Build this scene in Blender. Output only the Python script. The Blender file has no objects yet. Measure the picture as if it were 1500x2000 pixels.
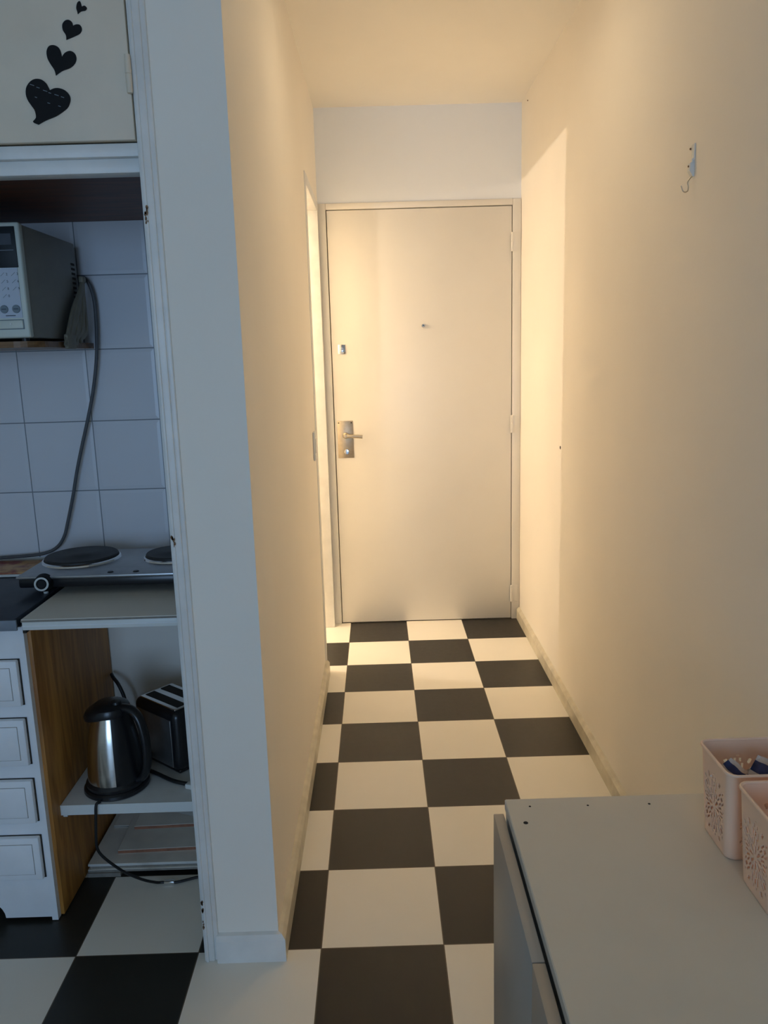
import bpy, bmesh, math, random
from mathutils import Vector, Matrix
random.seed(4)
scene = bpy.context.scene
COL = scene.collection

# ------------------------------------------------------------------ camera
cam_d = bpy.data.cameras.new('camera')
cam = bpy.data.objects.new('camera', cam_d); COL.objects.link(cam)
rgt = Vector((0.9995, -0.0104, -0.0282)).normalized()
fwd = Vector((0.0047, 0.9809, -0.1946)).normalized()
upv = rgt.cross(fwd).normalized(); rgt = fwd.cross(upv)
M = Matrix((( rgt.x, upv.x, -fwd.x, -0.1241), (rgt.y, upv.y, -fwd.y, -1.6866), (rgt.z, upv.z, -fwd.z, 1.4188), (0, 0, 0, 1)))
cam.matrix_world = M
cam_d.sensor_fit = 'VERTICAL'; cam_d.sensor_height = 24.0
cam_d.lens = 24.0 * 1539.9 / 2000.0
cam_d.clip_start = 0.02
scene.camera = cam

# ------------------------------------------------------------------ light
scene.view_settings.view_transform = 'Standard'
scene.view_settings.look = 'None'
scene.view_settings.gamma = 1.0
scene.view_settings.use_curve_mapping = False
scene.view_settings.exposure = 0.0
world = bpy.data.worlds.new('world'); scene.world = world
world.use_nodes = True
world.node_tree.nodes['Background'].inputs[0].default_value = (0.50, 0.75, 1.0, 1)
world.node_tree.nodes['Background'].inputs[1].default_value = 0.4
# daylight through the big balcony window behind the photographer
WIN = dict(x0=-1.70, x1=0.50, z0=0.20, z1=2.40, y=-6.1)
wl = bpy.data.lights.new('window_daylight', 'AREA'); wl.shape = 'RECTANGLE'
wl.size = WIN['x1'] - WIN['x0']; wl.size_y = WIN['z1'] - WIN['z0']
wl.energy = 30; wl.color = (0.40, 0.64, 1.0); wl.spread = math.radians(110)
wo = bpy.data.objects.new('window_daylight', wl); COL.objects.link(wo)
wo.location = ((WIN['x0'] + WIN['x1']) / 2, WIN['y'] - 0.12, (WIN['z0'] + WIN['z1']) / 2)
wo.rotation_euler = (math.radians(90), 0, 0)
# the warm lamp in the side room; its light falls through the doorway
LAMP = Vector((-1.62, 2.085, 1.965))
LAMP_W = 47
LAMP_COL = (1.0, 0.83, 0.66)
FILL_W = 1.8      # unseen dome lamp added above the frame to warm the corridor
scene.cycles.max_bounces = 24
scene.cycles.diffuse_bounces = 16

# ------------------------------------------------------------------ materials
def new_mat(name):
    m = bpy.data.materials.new(name); m.use_nodes = True
    nt = m.node_tree; b = nt.nodes['Principled BSDF']
    return m, nt, b
def N(nt, t, **kw):
    n = nt.nodes.new(t)
    for k, v in kw.items(): setattr(n, k, v)
    return n
def mat(name, col, rough=0.5, metal=0.0, noise=0.06, scale=6.0, bump=0.0, bscale=60.0, spec=0.5, emit=None, coat=0.0, stretch=(1, 1, 1)):
    m, nt, b = new_mat(name)
    tc = N(nt, 'ShaderNodeTexCoord'); mp = N(nt, 'ShaderNodeMapping'); mp.inputs['Scale'].default_value = stretch
    nt.links.new(tc.outputs['Object'], mp.inputs[0])
    no = N(nt, 'ShaderNodeTexNoise'); no.inputs['Scale'].default_value = scale; no.inputs['Detail'].default_value = 4
    nt.links.new(mp.outputs[0], no.inputs['Vector'])
    cr = N(nt, 'ShaderNodeValToRGB')
    a = 1 - noise; z = 1 + noise
    cr.color_ramp.elements[0].position = 0.3; cr.color_ramp.elements[1].position = 0.7
    cr.color_ramp.elements[0].color = (*[c * a for c in col], 1); cr.color_ramp.elements[1].color = (*[min(1, c * z) for c in col], 1)
    nt.links.new(no.outputs['Fac'], cr.inputs[0]); nt.links.new(cr.outputs[0], b.inputs['Base Color'])
    b.inputs['Roughness'].default_value = rough; b.inputs['Metallic'].default_value = metal
    b.inputs['Specular IOR Level'].default_value = spec
    b.inputs['Coat Weight'].default_value = coat
    if bump:
        n2 = N(nt, 'ShaderNodeTexNoise'); n2.inputs['Scale'].default_value = bscale; n2.inputs['Detail'].default_value = 5
        nt.links.new(mp.outputs[0], n2.inputs['Vector'])
        bp = N(nt, 'ShaderNodeBump'); bp.inputs['Strength'].default_value = bump; bp.inputs['Distance'].default_value = 0.01
        nt.links.new(n2.outputs['Fac'], bp.inputs['Height']); nt.links.new(bp.outputs[0], b.inputs['Normal'])
    if emit:
        b.inputs['Emission Color'].default_value = (*emit[:3], 1); b.inputs['Emission Strength'].default_value = emit[3]
    return m
MT = {}
MT['wall'] = mat('wall_paint', (0.89, 0.845, 0.765), 0.62, noise=0.025, scale=1.6, bump=0.12, bscale=14, spec=0.3)
MT['ceil'] = mat('ceiling_paint', (0.92, 0.89, 0.82), 0.8, noise=0.02, scale=2, bump=0.05, bscale=20, spec=0.2)
MT['trim'] = mat('white_gloss_trim', (0.76, 0.76, 0.74), 0.38, noise=0.06, scale=14, bump=0.06, bscale=40)
MT['base'] = mat('baseboard_paint', (0.62, 0.58, 0.47), 0.45, noise=0.12, scale=18, bump=0.1, bscale=50)
MT['doorpaint'] = mat('cream_door_paint', (0.76, 0.735, 0.67), 0.36, noise=0.02, scale=3, bump=0.02, bscale=30)
MT['gap'] = mat('dark_gap', (0.03, 0.025, 0.02), 0.9, noise=0.0)
MT['cabwhite'] = mat('white_cabinet_paint', (0.82, 0.84, 0.87), 0.42, noise=0.05, scale=9, bump=0.05, bscale=30)
MT['cabgrey'] = mat('grey_white_door_paint', (0.74, 0.65, 0.52), 0.5, noise=0.04, scale=9, bump=0.04, bscale=40)
MT['lam'] = mat('white_laminate', (0.68, 0.64, 0.56), 0.55, noise=0.03, scale=7, bump=0.03, bscale=80)
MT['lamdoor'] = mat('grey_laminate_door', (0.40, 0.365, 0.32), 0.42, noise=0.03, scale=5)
MT['board'] = mat('shelf_board_white', (0.62, 0.62, 0.59), 0.5, noise=0.06, scale=12)
MT['slate'] = mat('dark_slate', (0.045, 0.055, 0.075), 0.42, noise=0.15, scale=20)
MT['slate_edge'] = mat('slate_edge', (0.17, 0.20, 0.24), 0.5, noise=0.1, scale=30)
MT['black'] = mat('black_plastic', (0.012, 0.012, 0.014), 0.28, noise=0.05)
MT['blackrough'] = mat('black_iron', (0.022, 0.021, 0.02), 0.55, noise=0.15, scale=40)
MT['steel'] = mat('stainless_steel', (0.62, 0.61, 0.58), 0.20, metal=1.0, noise=0.05, scale=30, stretch=(1, 1, 12))
MT['steelflat'] = mat('brushed_steel_plate', (0.42, 0.43, 0.44), 0.34, metal=0.9, noise=0.08, scale=30)
MT['chrome'] = mat('chrome', (0.80, 0.80, 0.80), 0.12, metal=1.0, noise=0.02)
MT['brass'] = mat('worn_nickel', (0.50, 0.43, 0.32), 0.36, metal=0.85, noise=0.08, scale=60)
MT['mwbody'] = mat('microwave_grey_casing', (0.23, 0.225, 0.20), 0.5, noise=0.04, scale=30)
MT['mwfront'] = mat('microwave_ivory_bezel', (0.58, 0.62, 0.56), 0.4, noise=0.03)
MT['mwpad'] = mat('microwave_keypad', (0.50, 0.56, 0.66), 0.4, noise=0.02)
MT['mwdark'] = mat('microwave_display', (0.010, 0.014, 0.018), 0.45, noise=0.1, spec=0.25)
MT['sticker'] = mat('black_felt_sticker', (0.008, 0.008, 0.009), 0.6, noise=0.1, spec=0.2)
MT['mwbtn'] = mat('microwave_round_button', (0.17, 0.22, 0.26), 0.5, noise=0.03)
MT['ink'] = mat('dark_ink', (0.05, 0.07, 0.10), 0.6, noise=0.0)
MT['beige'] = mat('beige_cable_rubber', (0.21, 0.19, 0.14), 0.55, noise=0.1, scale=30)
MT['cordgrey'] = mat('grey_cord_rubber', (0.085, 0.09, 0.10), 0.5, noise=0.08, scale=40)
MT['cordblack'] = mat('black_cord_rubber', (0.01, 0.01, 0.011), 0.45, noise=0.05)
MT['pink'] = mat('pale_pink_plastic', (0.93, 0.66, 0.49), 0.42, noise=0.03, scale=20)
MT['bulb'] = mat('warm_globe', (1, 0.9, 0.7), 0.5, noise=0.0, emit=(1.0, 0.72, 0.40, 6.0))
MT['fill_glow'] = mat('fill_lamp_glow', (0.9, 0.85, 0.7), 0.5, noise=0.0, emit=(1.0, 0.78, 0.50, 0.8))
MT['terra'] = mat('reddish_brown_edge', (0.30, 0.13, 0.075), 0.8, noise=0.2, scale=40)
MT['sheet'] = mat('greyish_white_sheet', (0.78, 0.745, 0.68), 0.55, noise=0.08, scale=12)
MT['sheetedge'] = mat('sheet_edge', (0.24, 0.22, 0.19), 0.8, noise=0.15, scale=40)
MT['chip'] = mat('bare_brown_filler', (0.20, 0.12, 0.07), 0.9, noise=0.3, scale=80)
MT['bluepack'] = mat('blue_foil', (0.025, 0.06, 0.19), 0.3, noise=0.5, scale=60)
MT['whitepack'] = mat('white_film', (0.70, 0.66, 0.60), 0.35, noise=0.08, scale=30, bump=0.3, bscale=60)
MT['whiteplastic'] = mat('white_plastic', (0.72, 0.74, 0.72), 0.35, noise=0.02)

def wood(name, c1, c2, rough=0.5, sc=(14, 14, 1.6)):
    m, nt, b = new_mat(name)
    tc = N(nt, 'ShaderNodeTexCoord'); mp = N(nt, 'ShaderNodeMapping'); mp.inputs['Scale'].default_value = sc
    nt.links.new(tc.outputs['Object'], mp.inputs[0])
    no = N(nt, 'ShaderNodeTexNoise'); no.inputs['Scale'].default_value = 2.2; no.inputs['Detail'].default_value = 8; no.inputs['Distortion'].default_value = 1.2
    nt.links.new(mp.outputs[0], no.inputs['Vector'])
    cr = N(nt, 'ShaderNodeValToRGB'); cr.color_ramp.elements[0].color = (*c1, 1); cr.color_ramp.elements[1].color = (*c2, 1)
    cr.color_ramp.elements[0].position = 0.36; cr.color_ramp.elements[1].position = 0.66
    nt.links.new(no.outputs['Fac'], cr.inputs[0]); nt.links.new(cr.outputs[0], b.inputs['Base Color'])
    b.inputs['Roughness'].default_value = rough
    return m
MT['wood'] = wood('orange_pine', (0.30, 0.115, 0.018), (0.52, 0.23, 0.045))
MT['darkwood'] = wood('dark_brown_wood', (0.07, 0.020, 0.006), (0.13, 0.038, 0.010), 0.5, (2, 14, 14))
MT['shelfwood'] = wood('varnished_shelf_wood', (0.11, 0.05, 0.018), (0.25, 0.13, 0.05), 0.4, (2, 14, 14))

# red brown marbled board
m, nt, b = new_mat('marbled_red_brown'); MT['marble'] = m
tc = N(nt, 'ShaderNodeTexCoord'); no = N(nt, 'ShaderNodeTexNoise'); no.inputs['Scale'].default_value = 22; no.inputs['Detail'].default_value = 8
nt.links.new(tc.outputs['Object'], no.inputs['Vector'])
cr = N(nt, 'ShaderNodeValToRGB')
cr.color_ramp.elements[0].position = 0.4; cr.color_ramp.elements[0].color = (0.30, 0.05, 0.03, 1)
cr.color_ramp.elements[1].position = 0.56; cr.color_ramp.elements[1].color = (0.62, 0.34, 0.12, 1)
nt.links.new(no.outputs['Fac'], cr.inputs[0]); nt.links.new(cr.outputs[0], b.inputs['Base Color']); b.inputs['Roughness'].default_value = 0.35

def math_node(nt, op, a, b=None, c=None):
    n = N(nt, 'ShaderNodeMath', operation=op)
    for i, v in enumerate((a, b, c)):
        if v is None: continue
        if isinstance(v, (int, float)): n.inputs[i].default_value = v
        else: nt.links.new(v, n.inputs[i])
    return n.outputs[0]
def mixc(nt, fac, a, b):
    n = N(nt, 'ShaderNodeMix', data_type='RGBA')
    nt.links.new(fac, n.inputs[0])
    for i, v in ((6, a), (7, b)):
        if isinstance(v, tuple): n.inputs[i].default_value = (*v, 1)
        else: nt.links.new(v, n.inputs[i])
    return n.outputs[2]
# checkerboard floor, 30 cm tiles
m, nt, b = new_mat('checker_floor_tiles'); MT['floor'] = m
tc = N(nt, 'ShaderNodeTexCoord'); sp = N(nt, 'ShaderNodeSeparateXYZ'); nt.links.new(tc.outputs['Object'], sp.inputs[0])
u = math_node(nt, 'DIVIDE', sp.outputs[0], 0.3); v = math_node(nt, 'DIVIDE', sp.outputs[1], 0.3)
par = math_node(nt, 'MULTIPLY', math_node(nt, 'FRACT', math_node(nt, 'MULTIPLY', math_node(nt, 'ADD', math_node(nt, 'FLOOR', u), math_node(nt, 'FLOOR', v)), 0.5)), 2.0)
def edge(x):
    f = math_node(nt, 'FRACT', x)
    return math_node(nt, 'MINIMUM', f, math_node(nt, 'SUBTRACT', 1.0, f))
e = math_node(nt, 'MINIMUM', edge(u), edge(v))
grout = math_node(nt, 'LESS_THAN', e, 0.0045)
n1 = N(nt, 'ShaderNodeTexNoise'); n1.inputs['Scale'].default_value = 3.5; n1.inputs['Detail'].default_value = 5; nt.links.new(tc.outputs['Object'], n1.inputs['Vector'])
n2 = N(nt, 'ShaderNodeTexNoise'); n2.inputs['Scale'].default_value = 45; n2.inputs['Detail'].default_value = 3; nt.links.new(tc.outputs['Object'], n2.inputs['Vector'])
wht = mixc(nt, n1.outputs['Fac'], (0.80, 0.77, 0.69), (0.88, 0.85, 0.78))
blk = mixc(nt, n1.outputs['Fac'], (0.018, 0.017, 0.014), (0.034, 0.031, 0.026))
c = mixc(nt, par, blk, wht)
c = mixc(nt, grout, c, (0.10, 0.08, 0.055))
nt.links.new(c, b.inputs['Base Color'])
rg = N(nt, 'ShaderNodeMapRange'); nt.links.new(n2.outputs['Fac'], rg.inputs[0]); rg.inputs[3].default_value = 0.30; rg.inputs[4].default_value = 0.42
b.inputs['Specular IOR Level'].default_value = 0.35
nt.links.new(rg.outputs[0], b.inputs['Roughness'])
hb = math_node(nt, 'ADD', math_node(nt, 'MULTIPLY', grout, -0.6), math_node(nt, 'MULTIPLY', n2.outputs['Fac'], 0.10))
bp = N(nt, 'ShaderNodeBump'); bp.inputs['Strength'].default_value = 0.25; bp.inputs['Distance'].default_value = 0.002
nt.links.new(hb, bp.inputs['Height']); nt.links.new(bp.outputs[0], b.inputs['Normal'])
# glazed kitchen wall tiles, 20 cm
m, nt, b = new_mat('white_glazed_wall_tiles'); MT['tiles'] = m
tc = N(nt, 'ShaderNodeTexCoord'); sp = N(nt, 'ShaderNodeSeparateXYZ'); nt.links.new(tc.outputs['Object'], sp.inputs[0])
u = math_node(nt, 'DIVIDE', math_node(nt, 'ADD', sp.outputs[0], 0.967 + 4.0), 0.2); v = math_node(nt, 'DIVIDE', math_node(nt, 'SUBTRACT', sp.outputs[2], 1.046 - 2.07), 0.207)
fu = edge(u); fv = edge(v)
g1 = math_node(nt, 'LESS_THAN', math_node(nt, 'MINIMUM', fu, fv), 0.0075)
n1 = N(nt, 'ShaderNodeTexNoise'); n1.inputs['Scale'].default_value = 4; nt.links.new(tc.outputs['Object'], n1.inputs['Vector'])
c = mixc(nt, n1.outputs['Fac'], (0.66, 0.67, 0.72), (0.73, 0.74, 0.78))
c = mixc(nt, g1, c, (0.22, 0.24, 0.27))
nt.links.new(c, b.inputs['Base Color']); b.inputs['Roughness'].default_value = 0.28
bp = N(nt, 'ShaderNodeBump'); bp.inputs['Strength'].default_value = 0.5; bp.inputs['Distance'].default_value = 0.002
pil = math_node(nt, 'MINIMUM', math_node(nt, 'MULTIPLY', math_node(nt, 'MINIMUM', fu, fv), 18.0), 1.0)
nt.links.new(pil, bp.inputs['Height']); nt.links.new(bp.outputs[0], b.inputs['Normal'])

# ------------------------------------------------------------------ helpers
def link(name, bm, m, parent=None, smooth=False, label=None):
    me = bpy.data.meshes.new(name)
    bmesh.ops.recalc_face_normals(bm, faces=bm.faces)
    bm.to_mesh(me); bm.free()
    ms = m if isinstance(m, (list, tuple)) else [m]
    for x in ms: me.materials.append(MT[x] if isinstance(x, str) else x)
    if smooth:
        for p in me.polygons: p.use_smooth = True
        try: me.set_sharp_from_angle(angle=math.radians(35))
        except Exception: pass
    o = bpy.data.objects.new(name, me); COL.objects.link(o)
    if parent is not None:
        o.parent = parent
        o.matrix_parent_inverse = Matrix.Translation(parent.location).inverted() if parent.type == 'EMPTY' else Matrix.Identity(4)
    if label: o['label'] = label
    return o
def tag(o, label, cat=None, group=None, kind=None):
    o['label'] = label
    if cat: o['category'] = cat
    if group: o['group'] = group
    if kind: o['kind'] = kind
    return o
def thing(name, loc, label, cat, group=None, kind=None):
    o = bpy.data.objects.new(name, None); COL.objects.link(o); o.location = loc
    o.empty_display_size = 0.05
    return tag(o, label, cat, group, kind)
def box(bm, lo, hi, bev=0.0, seg=2, mi=0, rot=None, piv=None):
    lo = Vector(lo); hi = Vector(hi)
    r = bmesh.ops.create_cube(bm, size=1.0)
    vs = r['verts']; c = (lo + hi) / 2; s = hi - lo
    for q in vs: q.co = Vector((q.co.x * s.x, q.co.y * s.y, q.co.z * s.z)) + c
    fs = set(f for q in vs for f in q.link_faces)
    if bev > 0:
        es = set(e for q in vs for e in q.link_edges)
        g = bmesh.ops.bevel(bm, geom=list(es), offset=bev, segments=seg, profile=0.5, affect='EDGES')
        vs = set(q for f in g['faces'] for q in f.verts) | set(q for f in fs if f.is_valid for q in f.verts)
        fs = set(f for q in vs for f in q.link_faces)
    if rot is not None:
        p = Vector(piv) if piv is not None else c
        bmesh.ops.transform(bm, matrix=Matrix.Translation(p) @ rot.to_4x4() @ Matrix.Translation(-p), verts=list(vs))
    for f in fs: f.material_index = mi
    return list(vs)
def B(name, lo, hi, m, parent=None, bev=0.0, seg=2, smooth=None, label=None, rot=None, piv=None):
    bm = bmesh.new(); box(bm, lo, hi, bev, seg, rot=rot, piv=piv)
    return link(name, bm, m, parent, smooth if smooth is not None else bev > 0, label)
def lathe(bm, prof, c, axis=(0, 0, 1), n=40, a0=0.0, a1=2 * math.pi, mi=0):
    c = Vector(c); ax = Vector(axis).normalized()
    t = Vector((1, 0, 0)) if abs(ax.x) < 0.9 else Vector((0, 0, 1))
    if abs(ax.z) > 0.99: t = Vector((1, 0, 0))
    e1 = (t - ax * t.dot(ax)).normalized(); e2 = ax.cross(e1)
    full = abs(a1 - a0 - 2 * math.pi) < 1e-6
    cols = n if full else n + 1
    rings = []
    for r, h in prof:
        if r < 1e-6 and full: rings.append([bm.verts.new(c + ax * h)]); continue
        rings.append([bm.verts.new(c + ax * h + (e1 * math.cos(a0 + (a1 - a0) * i / n) + e2 * math.sin(a0 + (a1 - a0) * i / n)) * r) for i in range(cols)])
    for A, Bq in zip(rings, rings[1:]):
        for i in range(n):
            j = (i + 1) % cols
            if len(A) == 1 and len(Bq) == 1: continue
            if len(A) == 1: f = bm.faces.new((A[0], Bq[i], Bq[j]))
            elif len(Bq) == 1: f = bm.faces.new((A[i], A[j], Bq[0]))
            else: f = bm.faces.new((A[i], A[j], Bq[j], Bq[i]))
            f.material_index = mi
def smooth_pts(pts, k=6):
    P = [Vector(p) for p in pts]; out = []
    for i in range(len(P) - 1):
        p0 = P[max(i - 1, 0)]; p1 = P[i]; p2 = P[i + 1]; p3 = P[min(i + 2, len(P) - 1)]
        for s in range(k):
            t = s / k
            out.append(0.5 * ((2 * p1) + (p2 - p0) * t + (2 * p0 - 5 * p1 + 4 * p2 - p3) * t * t + (3 * p1 - p0 - 3 * p2 + p3) * t ** 3))
    out.append(P[-1]); return out
def tube(bm, pts, r, n=12, k=6, flat=None, side=None):
    """flat=(a,b): elliptical section, a along `side`."""
    P = smooth_pts(pts, k) if k > 1 else [Vector(p) for p in pts]
    rings = []; e = None
    for i, p in enumerate(P):
        t = (P[min(i + 1, len(P) - 1)] - P[max(i - 1, 0)]).normalized()
        if side is not None: e = Vector(side)
        elif e is None: e = Vector((0, 0, 1)) if abs(t.z) < 0.8 else Vector((1, 0, 0))
        e = (e - t * e.dot(t)).normalized(); g = t.cross(e)
        rr = r(i / (len(P) - 1)) if callable(r) else r
        a, b2 = flat if flat else (1, 1)
        rings.append([bm.verts.new(p + e * math.cos(2 * math.pi * j / n) * rr * a + g * math.sin(2 * math.pi * j / n) * rr * b2) for j in range(n)])
    for A, Bq in zip(rings, rings[1:]):
        for j in range(n): bm.faces.new((A[j], A[(j + 1) % n], Bq[(j + 1) % n], Bq[j]))
    bm.faces.new(rings[0][::-1]); bm.faces.new(rings[-1])
def T(name, pts, r, m, parent=None, **kw):
    lab = kw.pop('label', None)
    bm = bmesh.new(); tube(bm, pts, r, **kw); return link(name, bm, m, parent, True, lab)
def L(name, prof, c, m, parent=None, axis=(0, 0, 1), n=40, label=None, a0=0.0, a1=2 * math.pi):
    bm = bmesh.new(); lathe(bm, prof, c, axis, n, a0, a1); return link(name, bm, m, parent, True, label)
def extrude_poly(bm, pts, vec, mi=0):
    vs = [bm.verts.new(Vector(p)) for p in pts]; f = bm.faces.new(vs)
    r = bmesh.ops.extrude_face_region(bm, geom=[f]); nv = [g for g in r['geom'] if isinstance(g, bmesh.types.BMVert)]
    bmesh.ops.translate(bm, verts=nv, vec=Vector(vec)); return nv
def text_mesh(s, size, loc, m, parent, rx=90, name='printed_mark'):
    cu = bpy.data.curves.new('t', 'FONT'); cu.body = s; cu.size = size; cu.align_x = 'CENTER'; cu.align_y = 'CENTER'; cu.extrude = 0.0001
    to = bpy.data.objects.new('t', cu); COL.objects.link(to)
    dg = bpy.context.evaluated_depsgraph_get(); me = bpy.data.meshes.new_from_object(to.evaluated_get(dg))
    bpy.data.objects.remove(to)
    me.transform(Matrix.Translation(loc) @ Matrix.Rotation(math.radians(rx), 4, 'X'))
    return me

XL0, XL1 = -0.399, -0.389      # left corridor wall: near / far
XR = 0.613
YB = 2.40
ZC = 2.592
YD0, YD1 = 1.735, 2.345        # side doorway
ZD = 2.12
def xl(y): return XL0 + (XL1 - XL0) * (y + 0.02) / 2.42

# ------------------------------------------------------------------ structure
bm = bmesh.new(); box(bm, (-2.9, -6.25, -0.05), (0.75, 3.2, 0.0)); fl = link('floor', bm, 'floor')
tag(fl, 'floor of black and white checkerboard tiles running through corridor and kitchen', 'floor', kind='structure')
bm = bmesh.new(); box(bm, (-2.9, -6.25, ZC), (0.75, 3.2, ZC + 0.1)); ce = link('ceiling', bm, 'ceil')
tag(ce, 'smooth cream white ceiling above the corridor', 'ceiling', kind='structure')
bm = bmesh.new(); box(bm, (XR, -6.25, 0), (XR + 0.12, 3.2, ZC)); wr = link('wall_right', bm, 'wall')
tag(wr, 'long plain cream wall on the right of the corridor', 'wall', kind='structure')
# left wall: skewed solid with the doorway cut out
bm = bmesh.new()
def solid(y0, y1, z0, z1, x0=-0.558):
    a = [(x0, y0), (xl(y0), y0), (xl(y1), y1), (x0, y1)]
    lo = [bm.verts.new((p[0], p[1], z0)) for p in a]; hi = [bm.verts.new((p[0], p[1], z1)) for p in a]
    bm.faces.new(lo[::-1]); bm.faces.new(hi)
    for i in range(4): bm.faces.new((lo[i], lo[(i + 1) % 4], hi[(i + 1) % 4], hi[i]))
solid(-0.02, YD0, 0, ZC); solid(YD0, YD1, ZD, ZC); solid(YD1, YB, 0, ZC)
wlft = link('wall_left', bm, 'wall')
tag(wlft, 'cream wall on the left of the corridor ending in a bluish white pillar face', 'wall', kind='structure')
# back wall: around the entrance door
DX0, DX1, DZ = -0.345, 0.566, 2.122
bm = bmesh.new()
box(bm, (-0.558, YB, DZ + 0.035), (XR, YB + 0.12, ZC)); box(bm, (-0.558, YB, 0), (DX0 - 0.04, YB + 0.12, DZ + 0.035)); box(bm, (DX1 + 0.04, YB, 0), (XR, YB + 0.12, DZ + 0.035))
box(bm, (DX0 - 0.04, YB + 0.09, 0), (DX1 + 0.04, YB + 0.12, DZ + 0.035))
MT['wallback'] = mat('daylight_tinted_wall', (0.84, 0.88, 0.92), 0.62, noise=0.025, scale=1.6, bump=0.12, bscale=14, spec=0.3)  # cooler tint puts bluish daylight into the colour of the door wall
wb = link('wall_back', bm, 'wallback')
tag(wb, 'pale wall above and around the entrance door at the corridor end', 'wall', kind='structure')
# side room shell
bm = bmesh.new()
box(bm, (-2.9, 3.0, 0), (-0.558, 3.12, ZC)); box(bm, (-1.97, 0.90, 0), (-1.85, 2.62, ZC)); box(bm, (-1.85, 2.50, 0), (-0.558, 2.62, ZC)); box(bm, (-1.85, 1.15, 0), (-0.558, 1.27, ZC)); box(bm, (-0.558, YB + 0.12, 0), (-0.44, 3.0, ZC))
ws = link('wall_side_room', bm, 'ceil')
tag(ws, 'walls of the small lit room behind the side doorway', 'wall', kind='structure')
# kitchen niche walls
bm = bmesh.new(); box(bm, (-2.9, 0.668, 0), (-0.558, 0.90, ZC)); wk = link('wall_kitchen', bm, 'wall')
tag(wk, 'plain bluish white plaster wall low behind the kettle and toaster', 'wall', kind='structure')
bm = bmesh.new(); box(bm, (-2.5, 0.660, 0.845), (-0.558, 0.669, 2.2)); wt = link('wall_kitchen_tiles', bm, 'tiles')
tag(wt, 'square white glazed tiles covering the wall behind the hotplate and microwave', 'tiled wall', kind='structure')
# rest of the living room behind the camera
bm = bmesh.new(); box(bm, (-2.9, -6.25, 0), (-2.78, 3.2, ZC)); wf = link('wall_far_left', bm, 'wall')
tag(wf, 'left wall of the living room out of view', 'wall', kind='structure')
bm = bmesh.new(); y0, y1 = WIN['y'] - 0.1, WIN['y']
box(bm, (-2.78, y0, 0), (WIN['x0'], y1, ZC)); box(bm, (WIN['x1'], y0, 0), (XR, y1, ZC)); box(bm, (WIN['x0'], y0, 0), (WIN['x1'], y1, WIN['z0'])); box(bm, (WIN['x0'], y0, WIN['z1']), (WIN['x1'], y1, ZC))
wre = link('wall_rear', bm, 'wall'); tag(wre, 'wall with the balcony window behind the photographer', 'wall', kind='structure')
bm = bmesh.new()
for x in (WIN['x0'], (WIN['x0'] + WIN['x1']) / 2 - 0.02, WIN['x1'] - 0.04): box(bm, (x, y0 + 0.02, WIN['z0']), (x + 0.04, y1 - 0.02, WIN['z1']))
box(bm, (WIN['x0'], y0 + 0.02, WIN['z0']), (WIN['x1'], y1 - 0.02, WIN['z0'] + 0.04)); box(bm, (WIN['x0'], y0 + 0.02, WIN['z1'] - 0.04), (WIN['x1'], y1 - 0.02, WIN['z1']))
w1 = link('window_1', bm, 'trim'); tag(w1, 'white frame of the open balcony window behind the photographer', 'window', kind='structure')

# baseboards
def bboard(name, pts, h, t, lab, side):
    """pts along the wall face at floor; profile with a sloping top."""
    bm = bmesh.new()
    prof = [(0, 0), (t, 0), (t, h - 0.012), (t * 0.55, h - 0.002), (0, h)]
    rings = []
    for (x, y, nx, ny) in pts: rings.append([bm.verts.new((x + nx * d, y + ny * d, z)) for d, z in prof])
    for A, Bq in zip(rings, rings[1:]):
        for j in range(len(prof)): bm.faces.new((A[j], A[(j + 1) % len(prof)], Bq[(j + 1) % len(prof)], Bq[j]))
    bm.faces.new(rings[0][::-1]); bm.faces.new(rings[-1])
    o = link(name, bm, 'trim' if 'pillar' in name else 'base'); tag(o, lab, 'baseboard', kind='structure'); return o
bboard('baseboard_left', [(xl(-0.02), -0.02, 1, -1), (xl(1.70), 1.70, 1, 0)], 0.070, 0.018, 'cream skirting board along the foot of the left corridor wall', 1)
bboard('baseboard_right', [(XR, -6.1, -1, 0), (XR, 2.385, -1, 0)], 0.066, 0.016, 'cream skirting board along the foot of the right corridor wall', -1)
bboard('baseboard_pillar', [(-0.546, -0.0202, 0, -1), (xl(-0.02), -0.0202, 1, -1)], 0.070, 0.018, 'chipped white skirting block at the foot of the pillar', 0)

# entrance door frame
bm = bmesh.new(); g = 0.004
for (a, b2) in (((DX0 - 0.042, YB - 0.012, 0), (DX0 - g, YB + 0.05, DZ + 0.033)), ((DX1 + g, YB - 0.012, 0), (XR - 0.001, YB + 0.05, DZ + 0.033)), ((DX0 - g, YB - 0.012, DZ + g), (DX1 + g, YB + 0.05, DZ + 0.033))): box(bm, a, b2, 0.003)
box(bm, (DX0 - g, YB + 0.045, 0), (DX1 + g, YB + 0.06, DZ + g), mi=1)
t1 = link('trim_1', bm, ['doorpaint', 'gap'], smooth=True); tag(t1, 'cream metal frame around the entrance door', 'door frame', kind='structure')
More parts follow.
